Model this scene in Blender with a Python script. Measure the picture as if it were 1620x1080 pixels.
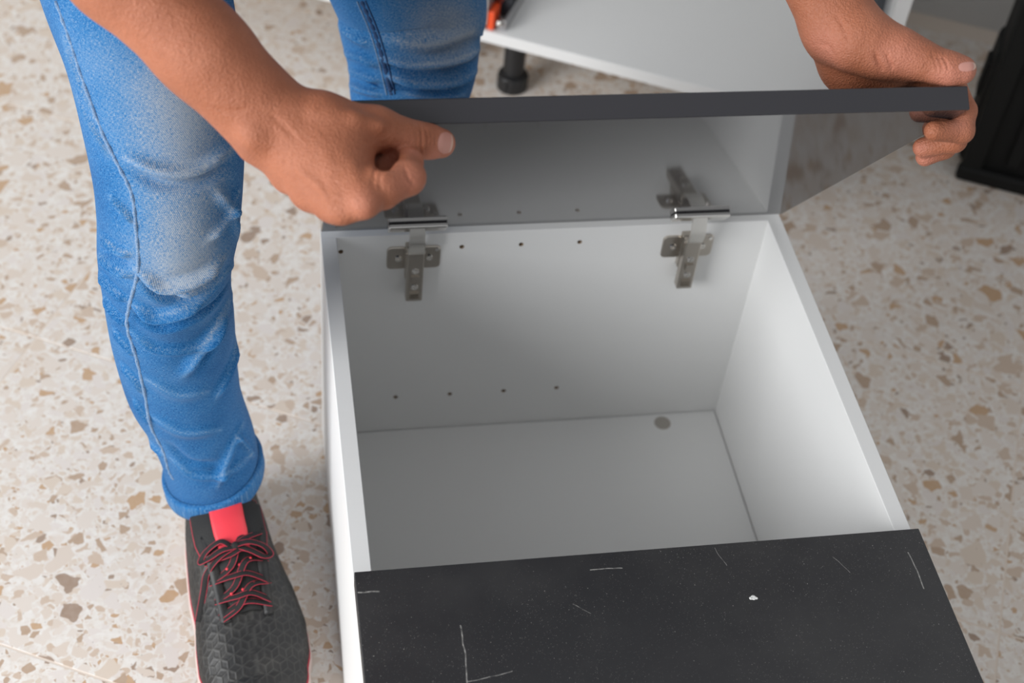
import bpy, bmesh, math, random
import numpy as np
from mathutils import Vector, Matrix, Euler
for o in list(bpy.data.objects): bpy.data.objects.remove(o, do_unlink=True)
SC = bpy.context.scene
COL = SC.collection

# ------------------------------------------------------------------ camera (frame of the cabinet: x right, y away, z up, floor z=0)
CAM = np.array([-0.063494, -1.134921, 1.351083])
FPX = 2314.657
def rotm(a, b, c):
    ca, sa, cb, sb, cc, sc = math.cos(a), math.sin(a), math.cos(b), math.sin(b), math.cos(c), math.sin(c)
    rx = np.array([[1,0,0],[0,ca,-sa],[0,sa,ca]]); ry = np.array([[cb,0,sb],[0,1,0],[-sb,0,cb]]); rz = np.array([[cc,-sc,0],[sc,cc,0],[0,0,1]])
    return rz @ ry @ rx
CR = rotm(0.7700411, -0.0853019, -0.1536227)
cd = bpy.data.cameras.new('camera'); cam = bpy.data.objects.new('camera', cd); COL.objects.link(cam)
M4 = Matrix([list(CR[i]) + [float(CAM[i])] for i in range(3)] + [[0,0,0,1]])
cam.matrix_world = M4
cd.sensor_fit = 'HORIZONTAL'; cd.sensor_width = 36.0; cd.lens = FPX * 36.0 / 1620.0
cd.clip_start = 0.05; cd.clip_end = 60
cd.dof.use_dof = True; cd.dof.focus_distance = 1.28; cd.dof.aperture_fstop = 5.0
SC.camera = cam
def PX(u, v, depth):
    d = CR @ np.array([(u-810)/FPX, -(v-540)/FPX, -1.0]); return CAM + d*depth
def PJ(P):
    q = (np.atleast_2d(P) - CAM) @ CR
    return np.c_[810 + FPX*q[:,0]/-q[:,2], 540 - FPX*q[:,1]/-q[:,2]]

# ------------------------------------------------------------------ light
SC.view_settings.view_transform = 'Standard'; SC.view_settings.look = 'None'
SC.view_settings.gamma = 1.0; SC.view_settings.use_curve_mapping = False
SC.view_settings.exposure = 0.12
w = bpy.data.worlds.new('world'); SC.world = w; w.use_nodes = True
w.node_tree.nodes['Background'].inputs[0].default_value = (0.95, 0.97, 1.0, 1)
w.node_tree.nodes['Background'].inputs[1].default_value = 0.47
def area(name, loc, target, sx, sy, power, col):
    l = bpy.data.lights.new(name, 'AREA'); l.shape = 'RECTANGLE'; l.size = sx; l.size_y = sy; l.energy = power; l.color = col
    o = bpy.data.objects.new(name, l); COL.objects.link(o); o.location = loc
    o.rotation_euler = (Vector(target) - Vector(loc)).to_track_quat('-Z', 'Y').to_euler(); return o
area('window_left_offscreen', (-2.4, -1.35, 1.45), (0.05, -0.05, 0.30), 1.8, 1.5, 98, (0.98, 0.99, 1.0))

# ------------------------------------------------------------------ helpers
def link(o, parent=None):
    COL.objects.link(o)
    if parent is not None: o.parent = parent
    return o
def tag(o, label=None, cat=None, group=None, kind=None):
    if label: o['label'] = label
    if cat: o['category'] = cat
    if group: o['group'] = group
    if kind: o['kind'] = kind
    return o
def mesh(name, V, Fc, mat, parent=None, smooth=False):
    me = bpy.data.meshes.new(name); me.from_pydata([tuple(map(float, v)) for v in V], [], [tuple(map(int, f)) for f in Fc]); me.update()
    if mat: me.materials.append(mat)
    if smooth: me.polygons.foreach_set('use_smooth', [True]*len(me.polygons))
    return link(bpy.data.objects.new(name, me), parent)
def from_bm(name, bm, mat, parent=None, smooth=False):
    bmesh.ops.recalc_face_normals(bm, faces=bm.faces)
    me = bpy.data.meshes.new(name); bm.to_mesh(me); bm.free()
    if mat: me.materials.append(mat)
    if smooth: me.polygons.foreach_set('use_smooth', [True]*len(me.polygons))
    return link(bpy.data.objects.new(name, me), parent)
def bbox(bm, x0, x1, y0, y1, z0, z1, bev=0.0, seg=2, xf=None):
    r = bmesh.ops.create_cube(bm, size=1.0)
    vs = r['verts']
    for v in vs: v.co = Vector(((x0+x1)/2 + v.co.x*(x1-x0), (y0+y1)/2 + v.co.y*(y1-y0), (z0+z1)/2 + v.co.z*(z1-z0)))
    es = list({e for v in vs for e in v.link_edges})
    out = vs
    if bev > 0:
        rr = bmesh.ops.bevel(bm, geom=es, offset=bev, segments=seg, affect='EDGES', profile=0.5)
        out = list({v for f in rr['faces'] for v in f.verts} | {v for v in vs if v.is_valid})
        fs = {f for v in out for f in v.link_faces}; out = list({v for f in fs for v in f.verts})
    if xf is not None: bmesh.ops.transform(bm, matrix=xf, verts=out)
    return out
def cyl(bm, p0, p1, r0, r1=None, seg=24, cap=True):
    r1 = r0 if r1 is None else r1
    p0 = Vector(p0); p1 = Vector(p1); d = p1-p0
    m = Matrix.Translation((p0+p1)/2) @ d.to_track_quat('Z','Y').to_matrix().to_4x4()
    return bmesh.ops.create_cone(bm, cap_ends=cap, segments=seg, radius1=r0, radius2=r1, depth=d.length, matrix=m)['verts']
def tube(bm, pts, r, seg=8, closed=False, flat=None, nrm=None):
    """sweep a round (or flat: width,thick) section along points"""
    pts = [Vector(p) for p in pts]; n = len(pts); rings = []
    up = Vector((0.13, 0.2, 1)).normalized(); prev = None
    for i, p in enumerate(pts):
        t = (pts[min(i+1, n-1)] - pts[max(i-1, 0)]).normalized()
        if nrm is not None: a = Vector(nrm[i]); a = (a - t*a.dot(t)).normalized()
        else:
            a = prev if prev is not None else up
            a = (a - t*a.dot(t)).normalized()
        prev = a; b = t.cross(a); ring = []
        rr = r[i] if hasattr(r, '__len__') else r
        for k in range(seg):
            an = 2*math.pi*k/seg
            if flat: ring.append(bm.verts.new(p + b*math.cos(an)*flat[0] + a*math.sin(an)*flat[1]))
            else: ring.append(bm.verts.new(p + b*math.cos(an)*rr + a*math.sin(an)*rr))
        rings.append(ring)
    for i in range(n-1):
        for k in range(seg): bm.faces.new((rings[i][k], rings[i][(k+1)%seg], rings[i+1][(k+1)%seg], rings[i+1][k]))
    bm.faces.new(rings[0][::-1]); bm.faces.new(rings[-1])
def empty(name, loc, label=None, cat=None, group=None, parent=None):
    o = bpy.data.objects.new(name, None); o.empty_display_size = 0.05; link(o, parent); o.location = loc
    return tag(o, label, cat, group)
def catmull(P, n):
    P = np.array(P, float); Q = np.vstack([2*P[0]-P[1], P, 2*P[-1]-P[-2]]); out = []
    m = len(P)-1
    for s in np.linspace(0, m, n):
        i = min(int(s), m-1); t = s-i; a, b, c, d = Q[i], Q[i+1], Q[i+2], Q[i+3]
        out.append(0.5*((2*b) + (c-a)*t + (2*a-5*b+4*c-d)*t*t + (3*b-a-3*c+d)*t**3))
    return np.array(out)

# ------------------------------------------------------------------ materials
class NT:
    def __init__(s, name):
        s.m = bpy.data.materials.new(name); s.m.use_nodes = True; s.t = s.m.node_tree; s.b = s.t.nodes['Principled BSDF']
    def n(s, typ, ins=None, **kw):
        nd = s.t.nodes.new(typ)
        for k, v in kw.items(): setattr(nd, k, v)
        for k, v in (ins or {}).items(): s.set(nd.inputs[k], v)
        return nd
    def set(s, sock, v):
        if isinstance(v, bpy.types.NodeSocket): s.t.links.new(v, sock)
        elif isinstance(v, bpy.types.Node): s.t.links.new(v.outputs[0], sock)
        else: sock.default_value = v
    def p(s, **kw):
        for k, v in kw.items(): s.set(s.b.inputs[k.replace('_', ' ')], v)
    def math(s, op, a, b=0.0, c=0.0, clamp=False):
        nd = s.t.nodes.new('ShaderNodeMath'); nd.operation = op; nd.use_clamp = clamp
        s.set(nd.inputs[0], a); s.set(nd.inputs[1], b); s.set(nd.inputs[2], c); return nd.outputs[0]
    def vm(s, op, a, b=(0,0,0), out=0):
        nd = s.t.nodes.new('ShaderNodeVectorMath'); nd.operation = op; s.set(nd.inputs[0], a)
        if op == 'SCALE': s.set(nd.inputs['Scale'], b)
        else: s.set(nd.inputs[1], b)
        return nd.outputs['Value'] if out else nd.outputs['Vector']
    def ramp(s, f, stops, interp='LINEAR'):
        nd = s.t.nodes.new('ShaderNodeValToRGB'); nd.color_ramp.interpolation = interp; e = nd.color_ramp.elements
        while len(e) < len(stops): e.new(0.5)
        for i, (x, c) in enumerate(stops): e[i].position = x; e[i].color = (*c, 1) if len(c) == 3 else c
        s.set(nd.inputs[0], f); return nd.outputs[0]
    def mix(s, f, a, b, mode='MIX'):
        nd = s.t.nodes.new('ShaderNodeMix'); nd.data_type = 'RGBA'; nd.blend_type = mode
        s.set(nd.inputs[0], f); s.set(nd.inputs[6], a if not isinstance(a, tuple) or len(a) == 4 else (*a, 1)); s.set(nd.inputs[7], b if not isinstance(b, tuple) or len(b) == 4 else (*b, 1)); return nd.outputs[2]
    def coord(s, w='Object'): return s.t.nodes.new('ShaderNodeTexCoord').outputs[w]
    def noise(s, vec, scale, detail=3, rough=0.5, out=0):
        nd = s.n('ShaderNodeTexNoise', {'Vector': vec, 'Scale': scale, 'Detail': detail, 'Roughness': rough}); return nd.outputs[out]
    def vor(s, vec, scale, feature='F1', rnd=1.0):
        return s.n('ShaderNodeTexVoronoi', {'Vector': vec, 'Scale': scale, 'Randomness': rnd}, feature=feature)
    def bump(s, h, strength, dist, prev=None):
        nd = s.n('ShaderNodeBump', {'Height': h, 'Strength': strength, 'Distance': dist})
        if prev is not None: s.set(nd.inputs['Normal'], prev)
        return nd.outputs[0]
    def step(s, x, lo, hi):
        nd = s.t.nodes.new('ShaderNodeMapRange'); nd.clamp = True; s.set(nd.inputs[0], x); nd.inputs[1].default_value = lo; nd.inputs[2].default_value = hi; return nd.outputs[0]
    def seg(s, vec, a, b, wd):
        """mask of a thin scratch from a to b (2-D, in object x/y)"""
        a = Vector(a); b = Vector(b); d = b-a; L = d.length; d = d/L
        pa = s.vm('SUBTRACT', vec, (a.x, a.y, 0.0)); 
        h = s.n('ShaderNodeClamp', {'Value': s.vm('DOT_PRODUCT', pa, (d.x, d.y, 0.0), 1), 'Min': 0.0, 'Max': L}).outputs[0]
        pr = s.vm('SCALE', (d.x, d.y, 0.0), h)
        ds = s.vm('LENGTH', s.vm('MULTIPLY', s.vm('SUBTRACT', pa, pr), (1,1,0)), out=1)
        return s.step(ds, wd, wd*0.35)
def simple(name, col, rough=0.5, metal=0.0, bump=0, bscale=200, spec=0.5):
    m = NT(name); m.p(Base_Color=(*col, 1), Roughness=rough, Metallic=metal); m.b.inputs['Specular IOR Level'].default_value = spec
    if bump: m.p(Normal=m.bump(m.noise(m.coord(), bscale, 4), bump, 0.001))
    return m.m

def mat_terrazzo():
    m = NT('terrazzo'); oi = m.t.nodes.new('ShaderNodeObjectInfo')
    c = m.vm('ADD', m.coord(), m.vm('SCALE', (37.0, 19.0, 0.0), oi.outputs['Random']))
    c = m.vm('MULTIPLY', c, (1,1,0))
    wob = m.vm('SCALE', m.vm('SUBTRACT', m.noise(c, 55, 2, out=1), (.5,.5,.5)), 0.012)
    c2 = m.vm('ADD', c, wob)
    fine = m.noise(c, 90, 5, 0.65)
    base = m.ramp(fine, [(0.26, (0.66,0.565,0.48)), (0.48, (0.775,0.725,0.67)), (0.72, (0.83,0.80,0.76))])
    pal = [(0.0,(0.74,0.66,0.59)), (0.20,(0.69,0.58,0.48)), (0.40,(0.75,0.685,0.64)), (0.60,(0.60,0.465,0.36)), (0.74,(0.70,0.60,0.515)), (0.88,(0.46,0.32,0.22)), (0.945,(0.54,0.34,0.19)), (0.975,(0.33,0.225,0.16))]
    def layer(prev, scale, off, prob, thr, soft):
        v = m.vm('ADD', c2, off)
        f1 = m.vor(v, scale); ed = m.vor(v, scale, 'DISTANCE_TO_EDGE')
        sep = m.n('ShaderNodeSeparateColor', {0: f1.outputs['Color']})
        t = m.math('MULTIPLY_ADD', sep.outputs[1], thr, 0.045)
        d = m.math('SUBTRACT', ed.outputs[0], t)
        mask = m.math('MULTIPLY', m.step(d, 0, soft), m.math('LESS_THAN', sep.outputs[0], prob))
        col = m.ramp(sep.outputs[2], pal, 'CONSTANT')
        col = m.mix(m.math('MULTIPLY', m.noise(v, 160, 3), 0.28), col, (0.70,0.63,0.56))
        return m.mix(mask, prev, col)
    x = layer(base, 170, (0.3,0.1,0), 0.60, 0.12, 0.06)
    x = layer(x, 84, (0.7,0.9,0), 0.74, 0.16, 0.04)
    x = layer(x, 50, (0.11,0.53,0), 0.66, 0.20, 0.02)
    x = layer(x, 36, (0.41,0.23,0), 0.20, 0.16, 0.02)
    spk = m.vor(c, 260); sp = m.math('MULTIPLY', m.step(spk.outputs[0], 0.22, 0.12), m.math('GREATER_THAN', m.n('ShaderNodeSeparateColor', {0: spk.outputs['Color']}).outputs[0], 0.94))
    x = m.mix(m.math('MULTIPLY', sp, 0.6), x, (0.22,0.18,0.15))
    m.p(Base_Color=x, Roughness=0.34); m.b.inputs['Specular IOR Level'].default_value = 0.35
    return m.m
def mat_white(name='white_melamine', col=(0.80,0.80,0.79), rough=0.42):
    m = NT(name); c = m.coord()
    g = m.noise(m.vm('MULTIPLY', c, (30,600,600)), 1.0, 3)
    m.p(Base_Color=m.mix(g, (col[0]*0.985, col[1]*0.985, col[2]*0.985), col), Roughness=rough, Normal=m.bump(g, 0.06, 0.001)); m.b.inputs['Specular IOR Level'].default_value = 0.4
    return m.m
def mat_gloss():
    m = NT('dark_grey_gloss'); c = m.coord()
    g = m.noise(m.vm('MULTIPLY', c, (8,260,260)), 1.0, 3)
    m.p(Base_Color=(0.034,0.033,0.038,1), Roughness=0.07, Normal=m.bump(g, 0.012, 0.001)); m.b.inputs['IOR'].default_value = 1.5
    return m.m
def mat_board():
    m = NT('dusty_black_laminate'); c = m.coord()      # object x/y = board plane
    base = (0.027,0.027,0.0295,1)
    cl = m.noise(c, 7, 5, 0.6)
    col = m.mix(m.math('MULTIPLY', m.step(cl, 0.46, 0.75), 0.30), base, (0.085,0.083,0.08))
    dust = None
    for sc_, th, pr in ((1500, 0.26, 0.90), (700, 0.22, 0.955), (330, 0.15, 0.97)):
        v = m.vor(c, sc_); sep = m.n('ShaderNodeSeparateColor', {0: v.outputs['Color']})
        k = m.math('MULTIPLY', m.step(v.outputs[0], th, th*0.4), m.math('GREATER_THAN', sep.outputs[0], pr))
        dust = k if dust is None else m.math('MAXIMUM', dust, k)
    dust = m.math('MULTIPLY', dust, m.step(m.noise(c, 13, 3), 0.30, 0.58))
    col = m.mix(m.math('MULTIPLY', dust, 0.9), col, (0.5,0.48,0.45))
    wv = m.vm('ADD', c, m.vm('SCALE', m.vm('SUBTRACT', m.noise(c, 30, 2, out=1), (.5,.5,.5)), 0.006))
    scr = None
    for a, b, wd in SCRATCH:
        k = m.seg(wv, a, b, wd); scr = k if scr is None else m.math('MAXIMUM', scr, k)
    col = m.mix(m.math('MULTIPLY', scr, m.step(m.noise(c, 300, 3), 0.22, 0.72)), col, (0.42,0.41,0.39))
    m.p(Base_Color=col, Roughness=m.math('MULTIPLY_ADD', cl, 0.25, 0.28)); m.b.inputs['Specular IOR Level'].default_value = 0.4
    return m.m
def mat_metal(name, col, rough):
    m = NT(name); g = m.noise(m.coord(), 900, 3)
    m.p(Base_Color=(*col,1), Metallic=1.0, Roughness=rough, Normal=m.bump(g, 0.03, 0.0005)); return m.m

M_WHITE = mat_white(); M_TERR = mat_terrazzo(); M_GLOSS = mat_gloss()
M_NICKEL = mat_metal('satin_nickel', (0.50,0.46,0.41), 0.36); M_CHROME = mat_metal('polished_chrome', (0.72,0.70,0.67), 0.13)
M_BRIGHT = mat_metal('bright_nickel', (0.78,0.76,0.72), 0.38)
M_HOLE = simple('raw_chipboard', (0.36,0.26,0.17), 0.9)
M_BLACKP = simple('black_plastic', (0.012,0.012,0.013), 0.45, 0, 0.25, 300)
M_CASE = simple('scuffed_black_plastic', (0.009,0.009,0.0085), 0.6, 0, 0.5, 60, 0.2)
M_CAP = simple('beige_grey_plastic', (0.40,0.37,0.33), 0.6)
M_ORANGE = simple('orange_red_plastic', (0.85,0.09,0.02), 0.4)
M_RED = simple('dark_red_plastic', (0.25,0.035,0.02), 0.5)
M_STEEL = mat_metal('zinc_steel', (0.45,0.45,0.46), 0.4)
M_GREYP = simple('dark_grey_plastic', (0.05,0.055,0.065), 0.5)
M_WALL = simple('wall_paint', (0.62,0.62,0.61), 0.8, 0, 0.2, 150)
M_GROUT = simple('beige_grout', (0.74,0.64,0.55), 0.8, 0, 0.2, 300)

# ------------------------------------------------------------------ the room (axes of the tile grid)
RA = math.radians(-26.5)
E1 = np.array([math.cos(RA), math.sin(RA), 0]); E2 = np.array([-math.sin(RA), math.cos(RA), 0])
def RM(u, v, z=0.0): return u*E1 + v*E2 + np.array([0,0,z])
ROOM = Matrix.Rotation(RA, 4, 'Z')
bm = bmesh.new(); bbox(bm, -3.2, 3.4, -3.0, 1.35, -0.05, -0.0003, 0)
floor = from_bm('floor', bm, M_GROUT); floor.matrix_world = ROOM; tag(floor, kind='structure')
TS = 0.4; TU, TV = 0.006, 0.022
bm = bmesh.new(); bbox(bm, -TS/2+0.0009, TS/2-0.0009, -TS/2+0.0009, TS/2-0.0009, -0.012, 0.0, 0.0006, 1)
tile0 = from_bm('floor_tile', bm, M_TERR, floor)
first = True
for i in range(-8, 8):
    for j in range(-7, 3):
        t = tile0 if first else tile0.copy()
        if not first: link(t); t.parent = floor
        first = False
        t.location = (TU + (i+0.5)*TS, TV + (j+0.5)*TS, 0)
bm = bmesh.new(); bbox(bm, -3.2, 3.4, 1.265, 1.365, 0.0, 2.6)
wall = from_bm('wall_back', bm, M_WALL); wall.matrix_world = ROOM; tag(wall, kind='structure')

# ------------------------------------------------------------------ the cabinet lying on its back
W, T, H0, HI = 0.50, 0.016, 0.325, 0.3126
YN = -0.884                                    # inner face of the near end
cab = empty('kitchen_cabinet', (0.25, -0.43, 0), 'white cabinet lying on its back with an opened dark grey door', 'cabinet')
def part(name, mat, build, parent=cab, smooth=False):
    bm = bmesh.new(); build(bm); o = from_bm(name, bm, mat, None, smooth)
    o.parent = parent; o.matrix_parent_inverse = Matrix.Translation(-Vector(world_loc(parent))); return o
def world_loc(o):
    v = Vector((0,0,0))
    while o is not None: v += o.location; o = o.parent
    return v
BV = 0.0007
def far_panel(bm): bbox(bm, 0, W, 0, T, 0.002, H0, BV)
side = part('side_panel', M_WHITE, far_panel)
# shelf-pin holes really drilled
HX0, HS = 0.1487, 0.06404
holes = [(HX0 + HS*k, H0 - 0.0203) for k in (-2, -1, 0, 1, 2)] + [(HX0 + HS*k, H0 - HI + 0.0586) for k in (-1, 0, 1, 2)]
cut = bmesh.new()
for hx, hz in holes: cyl(cut, (hx, -0.004, hz), (hx, 0.011, hz), 0.0027, seg=16)
co = from_bm('hole_cutter', cut, M_HOLE)
md = side.modifiers.new('b', 'BOOLEAN'); md.object = co; md.solver = 'EXACT'
co2 = side.evaluated_get(bpy.context.evaluated_depsgraph_get())
nm = bpy.data.meshes.new_from_object(co2); side.modifiers.clear(); side.data = nm; bpy.data.objects.remove(co, do_unlink=True)
if len(nm.materials) < 2: nm.materials.append(M_HOLE)
for f in nm.polygons:
    c = f.center
    cin = any((c.x-hx)**2 + (c.z-hz)**2 < 0.0031**2 for hx, hz in holes)
    f.material_index = 1 if (cin and c.y > 0.0006 and c.y < 0.0115) else 0
part('side_panel', M_WHITE, lambda bm: bbox(bm, 0, W, YN-T, YN, 0.002, H0, BV))
part('end_panel', M_WHITE, lambda bm: bbox(bm, 0, T, YN, 0, 0.002, H0+0.0002, BV))
part('end_panel', M_WHITE, lambda bm: bbox(bm, W-T, W, YN, 0, 0.002, H0+0.0002, BV))
part('back_panel', M_WHITE, lambda bm: bbox(bm, T+0.0006, W-T-0.0013, YN, -0.0013, 0.002, H0-HI, 0))
def capd(bm):
    q = PX(1048, 669, 1.0); d = q - CAM; z = H0-HI; P = CAM + d*((z-CAM[2])/d[2])
    cyl(bm, (P[0], P[1], z-0.001), (P[0], P[1], z+0.0006), 0.0105, 0.0100, 32)
part('hole_cap', M_CAP, capd)

# door on its hinges, swung up 52 degrees
TH = math.radians(52.0); DL = 0.4366; DT = 0.0195; DW = 0.4975
HB = np.array([0, -0.002, H0+0.0105]); ED = np.array([0, -math.cos(TH), math.sin(TH)]); EN = np.array([0, -math.sin(TH), -math.cos(TH)])
def DP(x, d, n): return np.array([x,0,0]) + HB + ED*d + EN*n
DM = Matrix([[1,0,0,0],[0,ED[1],EN[1],HB[1]],[0,ED[2],EN[2],HB[2]],[0,0,0,1]])   # local x, d, n
# note: x, d, n is left-handed here (n = inner normal), keep n negated for a proper rotation
DMr = Matrix([[1,0,0,0],[0,ED[1],-EN[1],HB[1]],[0,ED[2],-EN[2],HB[2]],[0,0,0,1]])
def door_b(bm): bbox(bm, 0, DW, 0, DL, 0, DT, 0.0010, 2, DMr)
door = part('door', M_GLOSS, door_b)
# second door, closed over the near half
BZ = H0+0.0015; BY = -0.4325
def P2(u, v):
    d = PX(u, v, 1.0) - CAM; q = CAM + d*((BZ+0.0185-CAM[2])/d[2]); return (q[0], q[1])
SCRATCH = []
for pl, wd in (([(728,990),(736,1030),(741,1085)], 0.0007), ([(567,937),(600,934)], 0.0010), ([(741,1078),(810,1062)], 0.0004), ([(1437,873),(1461,930)], 0.0007),
               ([(935,902),(985,899)], 0.0006), ([(1130,865),(1150,895)], 0.00028), ([(1318,880),(1345,905)], 0.00028), ([(905,955),(935,970)], 0.00028)):
    for a, b in zip(pl, pl[1:]): SCRATCH.append((P2(*a), P2(*b), wd))
M_BOARD = mat_board()
bm = bmesh.new(); bbox(bm, 0, 0.4965, YN-T+0.002, BY, BZ, BZ+0.0185, 0.0009, 2)
board = from_bm('door', bm, M_BOARD); board.parent = cab; board.matrix_parent_inverse = Matrix.Translation(-Vector((0.25,-0.43,0)))
tag(board, 'matte black door panel scratched and dusty, lying closed')
def fleck(bm):
    for (u, v, r) in ((1192,945,0.0026), (1188,946,0.0016), (1197,946,0.0012)):
        x, y = P2(u, v); cyl(bm, (x, y, BZ+0.0184), (x, y, BZ+0.0189), r, r*0.7, 10)
M_FLECK = simple('white_fleck', (0.8,0.8,0.78), 0.7)
part('paint_fleck', M_FLECK, fleck)

# hinges
def rrect(bm, x0, x1, z0, z1, y0, y1, r, n=6):
    P = []
    for cx_, cz_, a0 in ((x1-r, z1-r, 0), (x0+r, z1-r, 90), (x0+r, z0+r, 180), (x1-r, z0+r, 270)):
        for k in range(n+1): a = math.radians(a0+90*k/n); P.append((cx_+r*math.cos(a), cz_+r*math.sin(a)))
    g = 0.0007; cxm, czm = (x0+x1)/2, (z0+z1)/2; rings = []
    for y, f in ((y1, 1.0), (y0+g, 1.0), (y0, 0.94)): rings.append([bm.verts.new((cxm+(px-cxm)*f, y, czm+(pz-czm)*f)) for px, pz in P])
    m = len(P)
    for a, b in zip(rings, rings[1:]):
        for k in range(m): bm.faces.new((a[k], a[(k+1) % m], b[(k+1) % m], b[k]))
    bm.faces.new(rings[0]); bm.faces.new(rings[-1])
def cut(o, bm):
    c = from_bm('cutter', bm, None, o.parent); md = o.modifiers.new('cut', 'BOOLEAN'); md.object = c; md.solver = 'EXACT'
    bpy.context.view_layer.update(); dg = bpy.context.evaluated_depsgraph_get()
    me = bpy.data.meshes.new_from_object(o.evaluated_get(dg)); o.modifiers.clear(); o.data = me
    bpy.data.objects.remove(c, do_unlink=True)
def hinge(cx):
    h = empty('hinge', (0,0,0), 'nickel plated concealed hinge', parent=cab); h.location = Vector((cx, 0, H0)) - Vector((0.25,-0.43,0))
    def hp(name, mat, build, smooth=False):
        bm = bmesh.new(); build(bm); return from_bm(name, bm, mat, h, smooth)
    def plate(bm):
        for s in (-1, 1):
            rrect(bm, s*0.0180-0.0105, s*0.0180+0.0105, -0.047, -0.016, -0.0022, 0, 0.0052)
        bbox(bm, -0.0095, 0.0095, -0.0088, 0, -0.056, -0.010, 0.0008, 2)
    hp('mounting_plate', M_NICKEL, plate)
    for s in (-1, 1):
        def scr(bm):
            cyl(bm, (s*0.0165, -0.0015, -0.031), (s*0.0165, -0.0040, -0.031), 0.0046, 0.0034, 18)
        so = hp('screw', M_CHROME, scr)
        for a in (0.4, 0.4+math.pi/2):
            bm = bmesh.new(); bbox(bm, -0.0026, 0.0026, -0.0010, 0.0010, -0.0005, 0.0005, 0, 1, Matrix.Translation((s*0.0165, -0.0041, -0.031)) @ Matrix.Rotation(a, 4, 'Y')); cut(so, bm)
    hp('screw', M_CHROME, lambda bm: cyl(bm, (0.0245, -0.0015, -0.0205), (0.0245, -0.0030, -0.0205), 0.0028, 0.0022, 14))
    def arm(bm):
        # box-section arm, slightly tapering, lip at the foot
        for (x0, x1) in ((-0.0088, 0.0088),):
            vs = bbox(bm, x0, x1, -0.0195, -0.0085, -0.079, -0.010, 0.0012, 2)
        for s in (-1, 1): cyl(bm, (s*0.0084, -0.0150, -0.0125), (s*0.0104, -0.0150, -0.0125), 0.0022, seg=12)
    ao = hp('arm', M_NICKEL, arm)
    bm = bmesh.new(); bbox(bm, -0.0074, 0.0074, -0.0182, -0.0070, -0.0765, -0.0160, 0); cut(ao, bm)
    bm = bmesh.new(); bbox(bm, -0.0042, 0.0042, -0.0220, -0.0175, -0.0490, -0.0410, 0); cut(ao, bm)
    for z in (-0.0345, -0.0575):
        bm = bmesh.new(); cyl(bm, (0, -0.0190, z), (0, -0.0204, z), 0.0046, 0.0040, 18); so = from_bm('adjusting_screw', bm, M_CHROME, h)
        for a in (0.3, 0.3+math.pi/2):
            bm = bmesh.new(); bbox(bm, -0.0034, 0.0034, -0.0009, 0.0009, -0.0006, 0.0006, 0, 1, Matrix.Translation((0, -0.02045, z)) @ Matrix.Rotation(a, 4, 'Y')); cut(so, bm)
    for z in (-0.0655, -0.0690, -0.0725):
        bm = bmesh.new(); bbox(bm, -0.005, 0.005, -0.0220, -0.0190, z-0.0005, z+0.0005, 0); cut(ao, bm)
    # link from the arm mouth to the cup in the door
    off = Vector((cx, 0, H0))
    A = Vector((0, -0.0150, -0.0135)); Bp = Vector(DP(0, 0.016, 0.0125)) - Vector((0,0,H0)); 
    def lk(bm):
        mid = Vector((0, -0.0215, 0.004))
        pts = [A, Vector((0,-0.0205,-0.006)), Vector((0,-0.0235,0.006)), Bp, Vector(DP(0, 0.022, 0.004)) - Vector((0,0,H0))]
        pts = [Vector(q) for q in catmull([tuple(q) for q in pts], 16)]
        rows = []
        for i, q in enumerate(pts):
            t = (pts[min(i+1, 15)] - pts[max(i-1, 0)]).normalized(); nrm = Vector((1,0,0)).cross(t)
            rows.append([bm.verts.new(q + Vector((sx*0.0080,0,0)) + nrm*sn*0.0018) for sx, sn in ((-1,-1),(1,-1),(1,1),(-1,1))])
        for a, b in zip(rows, rows[1:]):
            for k in range(4): bm.faces.new((a[k], a[(k+1)%4], b[(k+1)%4], b[k]))
        bm.faces.new(rows[0]); bm.faces.new(rows[-1])
    hp('link', M_BRIGHT, lk)
    def flange(bm):
        L = Matrix.Translation(-off) @ DMr
        bbox(bm, cx-0.0305, cx+0.0305, 0.0120, 0.0330, -0.0062, 0.0002, 0.0020, 4, L)
    fo = hp('cup_flange', M_CHROME, flange)
    bm = bmesh.new(); L = Matrix.Translation(-off) @ DMr
    bbox(bm, cx-0.0085, cx+0.0085, 0.0125, 0.0300, -0.0090, -0.0030, 0, 1, L); cut(fo, bm)
    return h
hinge(0.0975); hinge(0.3985)

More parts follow.
